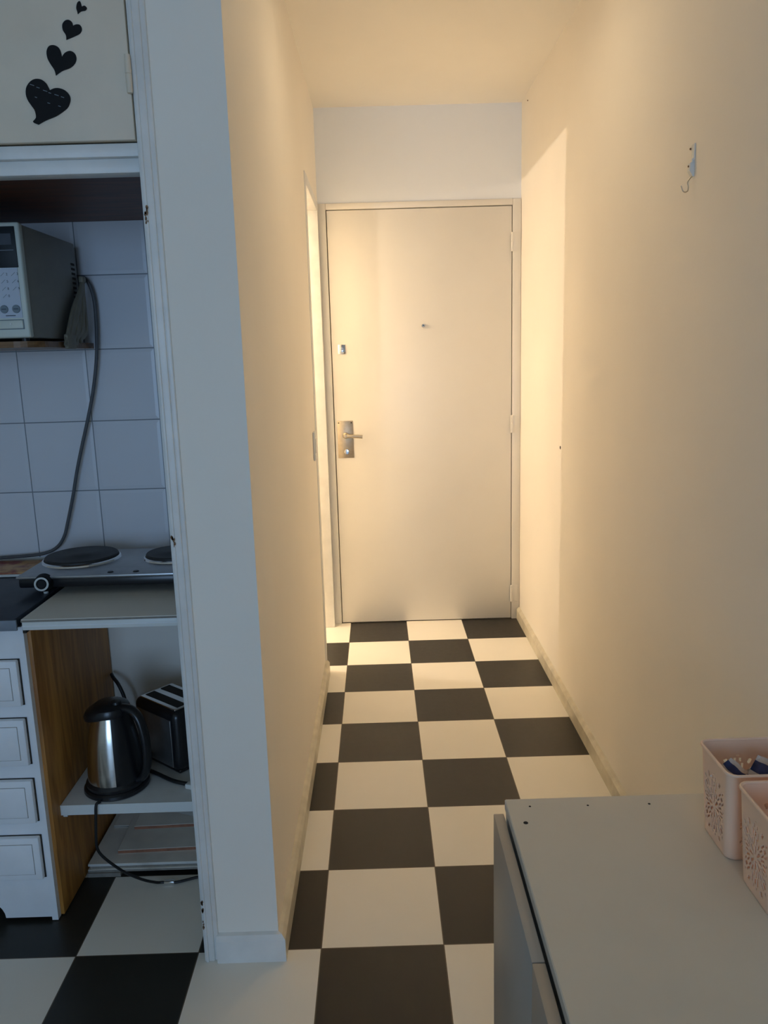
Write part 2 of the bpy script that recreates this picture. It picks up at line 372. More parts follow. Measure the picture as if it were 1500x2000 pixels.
# entrance door leaf
d1 = thing('door_1', (DX1, YB, 0), 'plain cream entrance door at the end of the corridor', 'door', kind='structure')
B('door_leaf', (DX0, YB - 0.006, 0.005), (DX1, YB + 0.04, DZ), 'doorpaint', d1, 0.002)
pl = B('lock_plate', (-0.333, YB - 0.010, 0.902), (-0.252, YB - 0.004, 1.094), 'brass', d1, 0.0015, label='brushed nickel lock plate')
for x in (-0.325, -0.260): L('screw', [(0, 0.002), (0.003, 0.0015), (0.0035, 0)], (x, YB - 0.010, 1.084), 'gap', pl, (0, -1, 0), 12)
hd = L('door_handle', [(0.0, 0.052), (0.009, 0.05), (0.010, 0.045), (0.010, 0.012), (0.016, 0.008), (0.017, 0)], (-0.290, YB - 0.010, 1.018), 'brass', d1, (0, -1, 0), 24, label='nickel lever handle')
T('lever', [(-0.292, YB - 0.055, 1.018), (-0.25, YB - 0.057, 1.018), (-0.204, YB - 0.055, 1.014)], 0.009, 'brass', hd, flat=(1, 0.6), side=(0, 0, 1))
kc = L('key_cylinder', [(0, 0.007), (0.012, 0.006), (0.014, 0)], (-0.289, YB - 0.010, 0.934), 'chrome', d1, (0, -1, 0), 20)
B('key', (-0.291, YB - 0.028, 0.925), (-0.287, YB - 0.016, 0.944), 'steel', kc)
lt = B('latch_plate', (-0.314, YB - 0.011, 1.431), (-0.276, YB - 0.005, 1.479), 'chrome', d1, 0.002, label='small square chrome latch')
L('latch_knob', [(0, 0.012), (0.007, 0.011), (0.009, 0)], (-0.293, YB - 0.011, 1.458), 'steelflat', lt, (0, -1, 0), 16)
B('latch_slot', (-0.302, YB - 0.012, 1.436), (-0.284, YB - 0.0105, 1.441), 'whiteplastic', lt)
L('peephole', [(0.004, 0.004), (0.004, 0.016), (0.0075, 0.016), (0.0085, 0.012), (0.0085, 0)], (0.119, YB - 0.006, 1.561), 'brass', d1, (0, -1, 0), 24, label='small round nickel peephole')
for z in (1.952, 1.055, 0.145):
    bm = bmesh.new()
    lathe(bm, [(0, -0.046), (0.006, -0.045), (0.0065, -0.001), (0.0055, 0), (0.0065, 0.001), (0.006, 0.045), (0, 0.046)], (DX1 + 0.001, YB - 0.016, z), n=16)
    box(bm, (DX1 + 0.002, YB - 0.0145, z - 0.045), (DX1 + 0.034, YB - 0.0115, z + 0.045), 0.001)
    link('hinge', bm, 'doorpaint', d1, True)
# side doorway casing (metal frame flush with wall)
bm = bmesh.new()
def xbox(y0, y1, z0, z1, out, inn): 
    x0 = xl((y0 + y1) / 2); box(bm, (x0 - inn, y0, z0), (x0 + out, y1, z1), 0.002)
xbox(YD0 - 0.045, YD0 + 0.012, 0, ZD + 0.038, 0.004, 0.168); xbox(YD1 - 0.010, YB - 0.013, 0, ZD + 0.038, 0.004, 0.168)
box(bm, (xl(2.0) - 0.166, YD0, ZD - 0.005), (xl(2.0) + 0.004, YD1, ZD + 0.038), 0.002)
t2 = link('trim_2', bm, 'trim', smooth=True); tag(t2, 'narrow painted metal frame of the side doorway on the left', 'door frame', kind='structure')
# kitchen opening trims
bm = bmesh.new()
box(bm, (-0.578, -0.031, 0), (-0.553, 0.03, ZC), 0.003); box(bm, (-0.556, -0.027, 0), (-0.543, 0.0, ZC), 0.003)
box(bm, (-0.574, -0.034, 0), (-0.567, -0.028, ZC), 0.002)
t3 = link('trim_3', bm, 'trim', smooth=True); tag(t3, 'chipped white vertical trim between the kitchen niche and the pillar', 'trim', kind='structure')
def chips(c, n, sx, sz, y, parent):
    bm = bmesh.new()
    for i in range(n):
        x = c[0] + random.uniform(-1, 1) * sx; z = c[1] + random.uniform(-1, 1) * sz; r = random.uniform(0.0012, 0.0035)
        vs = [bm.verts.new((x + r * random.uniform(.5, 1) * math.cos(a), y, z + 2.0 * r * random.uniform(.5, 1) * math.sin(a))) for a in [k * math.pi / 4 for k in range(8)]]
        f = bm.faces.new(vs); e = bmesh.ops.extrude_face_region(bm, geom=[f]); bmesh.ops.translate(bm, verts=[q for q in e['geom'] if isinstance(q, bmesh.types.BMVert)], vec=(0, -0.0008, 0))
    link('paint_chip', bm, 'chip', parent, label='bare brown chipped paint')
chips((-0.570, 1.705), 10, 0.0025, 0.016, -0.0342, t3); chips((-0.570, 1.038), 8, 0.003, 0.012, -0.0342, t3); chips((-0.573, 0.13), 14, 0.0015, 0.035, -0.0342, t3)

bm = bmesh.new()
box(bm, (-1.7, -0.022, 1.8175), (-0.578, 0.02, 1.8425), 0.002); box(bm, (-1.7, -0.010, 1.790), (-0.578, 0.03, 1.8175), 0.002)
t4 = link('trim_4', bm, 'trim', smooth=True); tag(t4, 'stepped white rail under the upper cupboard door', 'trim', kind='structure')

# ------------------------------------------------------------------ upper cupboard
uc = thing('wall_cupboard', (-1.1, 0.3, 1.80), 'grey white upper cupboard with heart stickers over the kitchen niche', 'cupboard')
bm = bmesh.new(); box(bm, (-1.7, 0.031, 1.812), (-0.579, 0.659, 1.83)); 
box(bm, (-1.7, -0.008, 1.843), (-0.579, 0.0, ZC - 0.002), mi=1)
link('carcass', bm, ['darkwood', 'gap'], uc, label='dark brown wooden underside')
bm = bmesh.new(); box(bm, (-1.115, -0.032, 1.8455), (-0.5805, -0.010, ZC - 0.01), 0.0015); link('cupboard_door', bm, 'cabgrey', uc, True)
B('cupboard_door', (-1.655, -0.032, 1.8455), (-1.118, -0.010, ZC - 0.01), 'cabgrey', uc, 0.0015)
bm = bmesh.new(); lathe(bm, [(0, -0.036), (0.0055, -0.034), (0.006, -0.001), (0.005, 0), (0.006, 0.001), (0.0055, 0.034), (0, 0.036)], (-0.5815, -0.036, 1.962), n=16)
link('hinge', bm, 'cabgrey', uc, True)

H1 = [(-0.7354, 1.937), (-0.7261, 1.9404), (-0.7163, 1.9402), (-0.7053, 1.9357), (-0.6987, 1.927), (-0.6984, 1.9179), (-0.7034, 1.9074), (-0.7125, 1.9), (-0.7282, 1.8912), (-0.7488, 1.884), (-0.7645, 1.8767), (-0.7739, 1.8816), (-0.7674, 1.8891), (-0.7683, 1.9014), (-0.7738, 1.9107), (-0.7793, 1.9199), (-0.782, 1.9306), (-0.78, 1.9427), (-0.7723, 1.9525), (-0.7619, 1.9576), (-0.7505, 1.9568), (-0.742, 1.9508), (-0.738, 1.9432)]
H2 = [(-0.7064, 1.9958), (-0.6998, 2.0028), (-0.6897, 2.0058), (-0.6814, 2.0012), (-0.6791, 1.9922), (-0.683, 1.9833), (-0.6929, 1.9758), (-0.7081, 1.971), (-0.7214, 1.9633), (-0.7233, 1.9729), (-0.7296, 1.9836), (-0.7343, 1.9941), (-0.7346, 2.0061), (-0.7294, 2.0148), (-0.7204, 2.0167), (-0.7117, 2.0129), (-0.7077, 2.0054)]
H3 = [(-0.6797, 2.0491), (-0.6736, 2.0513), (-0.6663, 2.0502), (-0.6635, 2.0428), (-0.6678, 2.0355), (-0.679, 2.0305), (-0.6949, 2.025), (-0.6949, 2.0332), (-0.6998, 2.0422), (-0.6994, 2.0525), (-0.6929, 2.0588), (-0.6857, 2.0592), (-0.6807, 2.055)]
H4 = [(-0.6599, 2.0814), (-0.6542, 2.083), (-0.6504, 2.0791), (-0.6535, 2.0748), (-0.6617, 2.0733), (-0.6686, 2.0688), (-0.6691, 2.0729), (-0.6704, 2.0796), (-0.6675, 2.0883), (-0.6627, 2.0911), (-0.6606, 2.0867)]
def heart_outline(H, k=4):
    # smooth the lobes, keep the notch (first) and the tip sharp
    tip = min(range(len(H)), key=lambda i: H[i][1])
    segs = [H[:tip + 1], H[tip:] + [H[0]]]; out = []
    for s in segs:
        q = smooth_pts([(a, 0, b) for a, b in s], k); out += [(p.x, p.z) for p in q[:-1]]
    return out
for H, lab, th in ((H1, 'biggest and lowest black heart sticker, edge lifting at its tip', 0.003), (H2, 'second largest black heart sticker, just above the biggest one', 0.0012),
                   (H3, 'small black heart sticker, third one up on the cupboard door', 0.0012), (H4, 'tiniest black heart sticker, topmost on the cupboard door', 0.0012)):
    bm = bmesh.new(); extrude_poly(bm, [(a, -0.0325, b) for a, b in heart_outline(H)], (0, -th, 0))
    bmesh.ops.triangulate(bm, faces=[f for f in bm.faces if len(f.verts) > 4])
    o = link('heart_sticker', bm, 'sticker'); tag(o, lab, 'sticker', 'black heart stickers on the cupboard door')
    if H is H1:
        bm = bmesh.new()
        for (x, z, l) in ((-0.772, 1.947, .008), (-0.760, 1.942, .006), (-0.748, 1.936, .008), (-0.738, 1.932, .005), (-0.727, 1.928, .008), (-0.715, 1.924, .006), (-0.765, 1.925, .004), (-0.742, 1.914, .005), (-0.722, 1.908, .005)):
            box(bm, (x, -0.0363, z - 0.0005), (x + l, -0.0354, z + 0.0006), rot=Matrix.Rotation(math.radians(18), 3, 'Y'))
        link('shine_streak', bm, 'mwbtn', o, label='pale streaks painted as shine')  # shine on the sticker drawn as thin pale strips

# ------------------------------------------------------------------ microwave shelf and microwave
ms = thing('wall_shelf', (-1.2, 0.66, 1.463), 'varnished wooden shelf on the tiled wall holding the microwave', 'shelf')
bm = bmesh.new()
out = [(-1.55, 0.658), (-1.55, 0.275), (-1.00, 0.275)] + [(-1.00 + 0.06 * math.sin(a), 0.335 - 0.06 * math.cos(a)) for a in [k * math.pi / 12 for k in range(1, 7)]] + [(-0.940, 0.658)]
extrude_poly(bm, [(x, y, 1.4625) for x, y in out], (0, 0, 0.015)); link('shelf_board', bm, 'shelfwood', ms)
for x in (-1.45, -1.06):
    bm = bmesh.new(); box(bm, (x, 0.655, 1.30), (x + 0.02, 0.6595, 1.462)); box(bm, (x, 0.40, 1.456), (x + 0.02, 0.655, 1.462))
    if x < -1.2: link('bracket', bm, 'steelflat', ms)
    else: bm.free()
mw = thing('microwave', (-1.175, 0.42, 1.478), 'grey microwave with ivory front and keypad on the wooden wall shelf', 'microwave')
X1, X0 = -0.946, -1.405; F0, F1 = 0.25, 0.605; Z0, Z1 = 1.485, 1.748
B('casing', (X0 + 0.003, F0 + 0.02, Z0), (X1 - 0.003, F1, Z1 - 0.002), 'mwbody', mw, 0.004)
B('front_bezel', (X0, F0, Z0), (X1, F0 + 0.022, Z1), 'mwfront', mw, 0.005, 3)
B('oven_door', (X0 + 0.008, F0 - 0.004, Z0 + 0.010), (-1.062, F0 + 0.001, Z1 - 0.010), 'mwdark', mw, 0.003)
B('display', (-1.052, F0 - 0.003, 1.646), (X1 - 0.010, F0 + 0.001, 1.738), 'mwdark', mw, 0.001)
kp = B('keypad', (-1.052, F0 - 0.002, 1.531), (X1 - 0.013, F0 + 0.001, 1.6455), 'mwpad', mw)
dig = '1234567890'
for i, ch in enumerate(dig):
    x = (-1.017, -0.991, -0.966)[i % 3] if i < 9 else -0.991; z = 1.631 - 0.0165 * (i // 3)
    me = text_mesh(ch, 0.008, Vector((x + 0.006, F0 - 0.0022, z)), 'ink', kp)
    me.materials.clear(); me.materials.append(MT['ink']); o = bpy.data.objects.new('digit', me); COL.objects.link(o); o.parent = kp
    bm = bmesh.new(); box(bm, (x - 0.010, F0 - 0.0024, z - 0.0003), (x + 0.002, F0 - 0.0019, z + 0.0005), rot=Matrix.Rotation(math.radians(-40), 3, 'Y')); link('key_mark', bm, 'mwbtn', kp)
for x in (-1.000, -0.9715): 
    o = L('round_button', [(0, 0.003), (0.0088, 0.0028), (0.0095, 0.0015), (0.0095, 0)], (x, F0 - 0.002, 1.5515), 'mwbtn', mw, (0, -1, 0), 24)
    B('button_print', (x - 0.0055, F0 - 0.0054, 1.5505), (x + 0.0055, F0 - 0.0049, 1.5525), 'ink', o)
B('printed_line', (-0.998, F0 - 0.0024, 1.5355), (-0.975, F0 - 0.0019, 1.5375), 'ink', kp)
db = B('door_button_recess', (-1.040, F0 - 0.0015, 1.5045), (-0.9575, F0 + 0.001, 1.5275), 'mwbtn', mw, 0.001)
B('door_button', (-1.038, F0 - 0.0045, 1.5062), (-0.9592, F0 + 0.001, 1.5258), 'mwfront', mw, 0.002)
L('button_dot', [(0, 0.0012), (0.002, 0.001), (0.0024, 0)], (-0.9875, F0 - 0.0045, 1.517), 'whiteplastic', mw, (0, -1, 0), 12)
B('display_window', (-1.045, F0 - 0.0038, 1.697), (-0.965, F0 - 0.0029, 1.722), 'slate', mw)
B('display_line', (-1.045, F0 - 0.0038, 1.684), (-0.962, F0 - 0.0029, 1.6855), 'slate_edge', mw)
bm = bmesh.new()
for k in range(11):
    z = 1.688 - k * 0.0125; box(bm, (X1 - 0.0035, 0.566, z - 0.003), (X1 - 0.0022, 0.590, z + 0.003))
link('side_vent', bm, 'gap', mw)
for x in (X0 + 0.03, X1 - 0.03):
    for y in (F0 + 0.04, F1 - 0.03): L('foot', [(0.009, 0), (0.010, 0.008), (0, 0.008)], (x, y, 1.4775), 'black', mw, n=16)
# coiled beige cable behind microwave
bc = bmesh.new()
for j in range(8):
    q = j / 7; yb = 0.425 + 0.125 * q
    zb = 1.468 + 0.010 * (j % 2) + (0.012 if j > 4 else 0)
    pts = [(-0.934, 0.604, 1.650), (-0.934 + 0.003 * (j % 2), 0.590 - 0.020 * (1 - q), 1.615), (-0.932 + 0.003 * (j % 3), 0.585 - 0.085 * (1 - q), 1.560), (-0.931 + 0.002 * (j % 2), yb + 0.030, 1.510), (-0.932, yb, zb)]
    tube(bc, [Vector(p) for p in pts], 0.0058, n=8, k=5, flat=(1.5, 0.7), side=(0, 1, 0))
box(bc, (-0.938, 0.430, 1.459), (-0.926, 0.492, 1.498), 0.005)
box(bc, (-0.940, 0.585, 1.640), (-0.927, 0.612, 1.658), 0.004)
o = link('cable_bundle', bc, 'beige', smooth=True); tag(o, 'beige folded cable bundle hanging beside the back of the microwave', 'cable')
CORD = [(-0.958, 1.6619), (-0.9397, 1.6573), (-0.9262, 1.6332), (-0.9189, 1.5909), (-0.9201, 1.52), (-0.9286, 1.434), (-0.9461, 1.347), (-0.9691, 1.2663), (-0.9954, 1.1845), (-1.0183, 1.1092), (-1.0384, 1.0329), (-1.0618, 0.9556), (-1.0772, 0.912), (-1.1006, 0.881), (-1.1365, 0.863), (-1.1995, 0.8552), (-1.34, 0.849)]
o = T('power_cord', [(x, 0.637, z) for x, z in CORD], 0.0050, 'cordgrey'); tag(o, 'thick grey cord hanging from the microwave down to the worktop', 'power cord')

# ------------------------------------------------------------------ worktop, drawers, board
wtp = thing('worktop', (-1.5, 0.38, 0.80), 'dark slate worktop on the white drawer cabinet at the left edge', 'worktop')
B('slate_slab', (-2.0, 0.103, 0.805), (-0.999, 0.659, 0.830), 'slate', wtp, 0.002)
B('front_edge', (-2.0, 0.098, 0.804), (-0.992, 0.1035, 0.830), 'slate_edge', wtp, 0.001, label='paler blue grey front edge strip')
dc = thing('drawer_cabinet', (-1.25, 0.38, 0), 'white drawer cabinet with an orange wood side, under the slate worktop', 'cabinet')
bm = bmesh.new()
extr = [(-1.55, 0.803), (-0.993, 0.803), (-0.993, 0.002), (-1.009, 0.002), (-1.009, 0.012), (-1.128, 0.012)]
for k in range(1, 7):
    a = k * math.pi / 12; extr.append((-1.128 - 0.05 * (1 - math.cos(a)) - 0.0, 0.012 + 0.05 * math.sin(a)))
extr += [(-1.42, 0.062), (-1.42, 0.002), (-1.55, 0.002)]
extrude_poly(bm, [(x, 0.130, z) for x, z in extr], (0, 0.018, 0)); bmesh.ops.triangulate(bm, faces=[f for f in bm.faces if len(f.verts) > 4])
link('front_frame', bm, 'cabwhite', dc)
B('side_panel', (-1.0015, 0.148, 0.004), (-0.9835, 0.657, 0.803), 'wood', dc, 0.0015, label='orange brown pine side panel')
B('carcass', (-1.53, 0.148, 0.08), (-1.002, 0.655, 0.80), 'board', dc)
for z0, z1 in ((0.604, 0.722), (0.446, 0.569), (0.289, 0.406), (0.130, 0.249)):
    bm = bmesh.new(); box(bm, (-1.50, 0.114, z0), (-1.012, 0.130, z1), 0.004, 2)
    box(bm, (-1.48, 0.1125, z0 + 0.018), (-1.030, 0.1145, z1 - 0.018), 0.0004)
    for (a_, b_) in (((-1.482, z0 + 0.0170), (-1.029, z0 + 0.018)), ((-1.482, z1 - 0.018), (-1.029, z1 - 0.017)), ((-1.030, z0 + 0.017), (-1.029, z1 - 0.017))): box(bm, (a_[0], 0.1134, a_[1]), (b_[0], 0.1142, b_[1]), mi=1)
    dr = link('drawer', bm, ['cabwhite', 'sheetedge'], dc, True)
    B('shadow_gap', (-1.503, 0.1275, z0 - 0.0006), (-1.0095, 0.1297, z1 + 0.0012), 'gap', dr)
sb = thing('hotplate_board', (-0.77, 0.38, 0.80), 'white board with a brown edge under the hotplate, right of the slate worktop', 'board')
B('board_core', (-0.981, 0.102, 0.803), (-0.560, 0.658, 0.826), 'whiteplastic', sb, 0.002)
B('board_top', (-0.981, 0.100, 0.8262), (-0.560, 0.658, 0.831), 'lam', sb, 0.0008)
B('brown_edge', (-0.981, 0.0985, 0.8245), (-0.560, 0.1015, 0.8288), 'sheetedge', sb)
B('edge_line', (-0.981, 0.1005, 0.8125), (-0.560, 0.1022, 0.8145), 'cabwhite', sb)
B('gap_shade', (-0.989, 0.12, 0.79), (-0.9815, 0.658, 0.822), 'gap', sb)  # black strip paints the dark gap between worktop and board

# marbled board
o = thing('chopping_board', (-1.3, 0.55, 0.830), 'red brown marbled board with a white rim at the back of the slate worktop', 'chopping board')
B('board_face', (-1.60, 0.492, 0.838), (-1.085, 0.632, 0.843), 'marble', o, 0.001); B('white_rim', (-1.602, 0.484, 0.8315), (-1.083, 0.634, 0.838), 'whiteplastic', o, 0.002)

# hotplate
hp = thing('hotplate', (-0.82, 0.42, 0.831), 'two ring electric hotplate with steel top and black body on the white board', 'hotplate')
bm = bmesh.new(); box(bm, (-1.066, 0.288, 0.853), (-0.572, 0.562, 0.879), 0.006, 2); link('body', bm, 'black', hp, True)
B('steel_top', (-1.070, 0.284, 0.877), (-0.568, 0.566, 0.885), 'steelflat', hp, 0.003)
for x, r in ((-0.962, 0.098), (-0.700, 0.080)):
    bn = L('burner', [(0, 0.0145), (r * 0.28, 0.0145), (r * 0.30, 0.0135), (r * 0.97, 0.0135), (r, 0.011), (r, 0.0)], (x, 0.462, 0.885), 'blackrough', hp, n=56)
    L('burner_ring', [(r + 0.001, 0.005), (r + 0.002, 0.006), (r + 0.006, 0.004), (r + 0.008, 0.0)], (x, 0.462, 0.885), 'chrome', bn, n=56)
for x in (-0.998, -0.64):
    kb = L('knob', [(0, 0.028), (0.0105, 0.028), (0.012, 0.026), (0.019, 0.022), (0.024, 0.0)], (x, 0.287, 0.868), 'sticker', hp, (0.15, -1, 0.12), 32)
    L('knob_ring', [(0.0128, 0.0285), (0.0140, 0.0305), (0.0178, 0.0285), (0.0165, 0.0245)], (x, 0.287, 0.868), 'whiteplastic', kb, (0.15, -1, 0.12), 32)
for x in (-0.7655, -0.832): L('pilot_lamp', [(0, 0.003), (0.006, 0.0028), (0.0085, 0)], (x, 0.307, 0.885), 'black', hp, n=16)
for x, y, mt, z0 in ((-1.010, 0.318, 'whiteplastic', 0.8305), (-1.02, 0.53, 'black', 0.8435), (-0.62, 0.31, 'black', 0.8315), (-0.62, 0.53, 'black', 0.8315)):
    L('foot', [(0.006, 0.0), (0.0065, 0.012), (0.009, 0.0535 - 0.0305 if z0 < .84 else .0105), (0, 0.023 if z0 < .84 else .0105)], (x, y, z0), mt, hp, n=16)

# ------------------------------------------------------------------ kettle shelf
ks = thing('low_shelf', (-0.77, 0.42, 0.265), 'white shelf under the hotplate board carrying the kettle and toaster', 'shelf')
B('shelf_board', (-0.983, 0.195, 0.262), (-0.560, 0.655, 0.290), 'board', ks, 0.0015)
B('shelf_front', (-0.983, 0.1925, 0.262), (-0.560, 0.195, 0.290), 'whiteplastic', ks)
B('support_block', (-0.983, 0.205, 0.250), (-0.972, 0.235, 0.2615), 'whiteplastic', ks)
bm = bmesh.new(); extrude_poly(bm, [(-0.983, 0.30, 0.2615), (-0.983, 0.44, 0.2615), (-0.983, 0.375, 0.180)], (0.004, 0, 0)); link('bracket', bm, 'whiteplastic', ks)

KX, KY, KZ = -0.862, 0.285, 0.290
kt = thing('kettle', (KX, KY, KZ), 'stainless steel kettle with black lid and handle on the low shelf', 'kettle')
L('power_base', [(0, 0), (0.082, 0), (0.086, 0.004), (0.085, 0.012), (0.080, 0.016), (0, 0.016)], (KX, KY, KZ), 'black', kt, n=48)
L('bottom_band', [(0.0, 0.0165), (0.078, 0.0165), (0.079, 0.026), (0.0735, 0.034), (0, 0.034)], (KX, KY, KZ), 'black', kt, n=48)
L('steel_body', [(0.0725, 0.034), (0.0725, 0.05), (0.070, 0.09), (0.064, 0.14), (0.0555, 0.18), (0.048, 0.205), (0.0455, 0.214), (0, 0.214)], (KX, KY, KZ), 'steel', kt, n=64)
L('handle_mount', [(0.0725, 0.030), (0.0748, 0.04), (0.0745, 0.05), (0.072, 0.09), (0.066, 0.14), (0.0575, 0.18), (0.050, 0.205), (0.047, 0.216)], (KX, KY, KZ), 'black', kt, n=24, a0=math.radians(-72), a1=math.radians(38))
ha = math.radians(-20); hx, hy = math.cos(ha), math.sin(ha)
def kp_(r, z): return (KX + hx * r, KY + hy * r, KZ + z)
T('handle', [kp_(0.035, 0.232), kp_(0.066, 0.231), kp_(0.090, 0.210), kp_(0.103, 0.165), kp_(0.106, 0.115), kp_(0.101, 0.070), kp_(0.086, 0.040), kp_(0.065, 0.030)], 0.0125, 'black', kt, flat=(1.15, 0.85), side=(-hy, hx, 0), n=16)
bm = bmesh.new()
lathe(bm, [(0.046, 0.212), (0.052, 0.216), (0.053, 0.226), (0.049, 0.236), (0.036, 0.243), (0.016, 0.246), (0, 0.246)], (KX, KY, KZ), n=40)
for q in bm.verts:
    d = (q.co - Vector((KX, KY, q.co.z))); dr = Vector((-0.94, -0.34, 0)); s = d.dot(dr)
    if s > 0.02 and q.co.z < KZ + 0.24: q.co += dr * (s - 0.02) * 0.45 - Vector((0, 0, (s - 0.02) * 0.35))
link('lid', bm, 'black', kt, True)
L('lid_button', [(0.014, 0), (0.013, 0.006), (0, 0.007)], (KX + 0.022, KY - 0.01, KZ + 0.244), 'black', kt, n=20)
c1 = [(-0.878, 0.1965, 0.2955), (-0.885, 0.190, 0.2948), (-0.8875, 0.1855, 0.286), (-0.8895, 0.1845, 0.262), (-0.8945, 0.184, 0.205), (-0.8955, 0.184, 0.175), (-0.890, 0.188, 0.150), (-0.870, 0.196, 0.118), (-0.838, 0.212, 0.075), (-0.800, 0.235, 0.035), (-0.772, 0.254, 0.012), (-0.7577, 0.262, 0.006), (-0.7189, 0.262, 0.005), (-0.6621, 0.281, 0.005), (-0.60, 0.29, 0.005)]
pc = T('power_cord', c1, 0.0037, 'cordblack'); tag(pc, 'thin black kettle cord dropping from the low shelf to the floor tiles', 'power cord')
B('silver_tag', (-0.752, 0.256, 0.002), (-0.724, 0.268, 0.0105), 'chrome', pc, 0.001, label='silver crimp tag')
T('power_cord', [(-0.9765, 0.635, 0.468), (-0.967, 0.62, 0.4642), (-0.945, 0.60, 0.4467), (-0.928, 0.59, 0.409), (-0.921, 0.58, 0.366), (-0.910, 0.56, 0.32), (-0.885, 0.52, 0.302), (-0.86, 0.455, 0.2965), (-0.838, 0.405, 0.2965), (-0.8064, 0.3613, 0.2965), (-0.7606, 0.3252, 0.2965), (-0.7085, 0.2872, 0.2965), (-0.655, 0.262, 0.2985)], 0.0055, 'cordblack')
pc2 = COL.objects[-1] if False else bpy.data.objects['power_cord.002']; tag(pc2, 'thick black cord looping behind the kettle to a white plug by the toaster', 'power cord')
B('white_plug', (-0.668, 0.245, 0.2915), (-0.630, 0.268, 0.306), 'whiteplastic', pc2, 0.003, rot=Matrix.Rotation(math.radians(-20), 3, 'Z'), label='white plug end')

# toaster
TD = math.atan2(-0.104, 0.125)
to = thing('toaster', (-0.72, 0.42, 0.290), 'black two slot toaster beside the kettle, partly behind the white trim', 'toaster')
RT = Matrix.Rotation(TD, 3, 'Z'); PT = Vector((-0.735, 0.436, 0.29))
def tb(name, lo, hi, m, bev, par, seg=3, label=None):
    return B(name, PT + Vector(lo), PT + Vector(hi), m, par, bev, seg, rot=RT, piv=PT, label=label)
tb('casing', (-0.100, -0.068, 0.006), (0.100, 0.068, 0.186), 'black', 0.022, to, 5)
tb('side_plate', (-0.080, -0.0705, 0.020), (0.078, -0.0675, 0.160), 'steelflat', 0.001, to, label='dull steel side plate')
tb('side_plate', (-0.080, 0.0675, 0.020), (0.078, 0.0705, 0.160), 'steelflat', 0.001, to)
tb('base', (-0.092, -0.060, 0.0015), (0.092, 0.060, 0.012), 'black', 0.004, to)
tp = tb('top_plate', (-0.080, -0.055, 0.184), (0.084, 0.055, 0.1885), 'chrome', 0.002, to)
for y in (-0.026, 0.026): tb('bread_slot', (-0.073, y - 0.015, 0.1875), (0.077, y + 0.015, 0.1895), 'gap', 0.0, tp)
lv = tb('lever', (0.098, -0.012, 0.110), (0.118, 0.012, 0.122), 'black', 0.003, to)

# sheets stacked on the floor
def plank(name, lo, hi, m_top, m_edge, label, group, rotz=0, tilt=None):
    bm = bmesh.new(); R_ = Matrix.Rotation(math.radians(rotz), 3, 'Z')
    if tilt: R_ = Matrix.Rotation(math.radians(tilt), 3, 'X') @ R_
    piv = ((lo[0] + hi[0]) / 2, lo[1], lo[2])
    box(bm, lo, hi, 0.0008, 1, mi=0)
    for f in bm.faces:
        if abs(f.normal.z) < 0.5: f.material_index = 1
    bmesh.ops.transform(bm, matrix=Matrix.Translation(piv) @ R_.to_4x4() @ Matrix.Translation([-a for a in piv]), verts=bm.verts)
    o = link(name, bm, [m_top, m_edge]); tag(o, label, 'board', group); return o
G = 'boards stacked on the kitchen floor'
for i, (z, dx, dy, lab) in enumerate(((0.0125, 0, 0, 'lowest of the three wide pale sheets stacked on the kitchen floor'), (0.0215, 0.006, 0.004, 'middle one of the three wide pale sheets stacked on the kitchen floor'), (0.0305, 0.002, 0.0, 'topmost of the three wide pale sheets stacked on the kitchen floor'))):
    plank('sheet', (-0.978 + dx, 0.305 + dy, z), (-0.562, 0.655, z + 0.0075), 'sheet', 'sheetedge' if i != 2 else 'board', lab, G)
plank('tile_offcut', (-0.978, 0.300, 0.0), (-0.885, 0.40, 0.012), 'sheetedge', 'sheetedge', 'greyish brown tile offcut propping the left end of the stacked sheets', None)
plank('support_batten', (-0.80, 0.56, 0.0), (-0.57, 0.60, 0.012), 'gap', 'gap', 'dark batten under the back of the stacked sheets', None)
plank('sheet', (-0.905, 0.355, 0.0385), (-0.566, 0.560, 0.0495), 'sheet', 'terra', 'pale panel with a reddish brown front edge lying on the wide sheets', None, 2)
plank('sheet', (-0.882, 0.440, 0.0585), (-0.575, 0.585, 0.0695), 'sheet', 'terra', 'smaller pale panel with reddish brown edge, highest of the stack', None, 2)
plank('sheet', (-0.960, 0.48, 0.0385), (-0.912, 0.65, 0.0445), 'sheet', 'sheetedge', 'narrow pale strip at the left rear of the stacked sheets', None)
plank('sheet', (-0.85, 0.47, 0.0500), (-0.60, 0.56, 0.0580), 'sheet', 'sheetedge', 'pale spacer piece hidden between the two brown edged panels', None)
bm = bmesh.new(); v4 = [bm.verts.new(p) for p in [(-0.82, 0.52, 0.0705), (-0.70, 0.47, 0.0705), (-0.66, 0.56, 0.0705), (-0.775, 0.57, 0.107), (-0.68, 0.52, 0.085)]]
bm.faces.new((v4[0], v4[2], v4[1])); bm.faces.new((v4[0], v4[1], v4[4], v4[3])); bm.faces.new((v4[1], v4[2], v4[4])); bm.faces.new((v4[0], v4[3], v4[2])); bm.faces.new((v4[3], v4[4], v4[2]))
o = link('broken_tile', bm, 'board'); tag(o, 'broken white piece leaning on top of the stacked panels', 'tile piece')

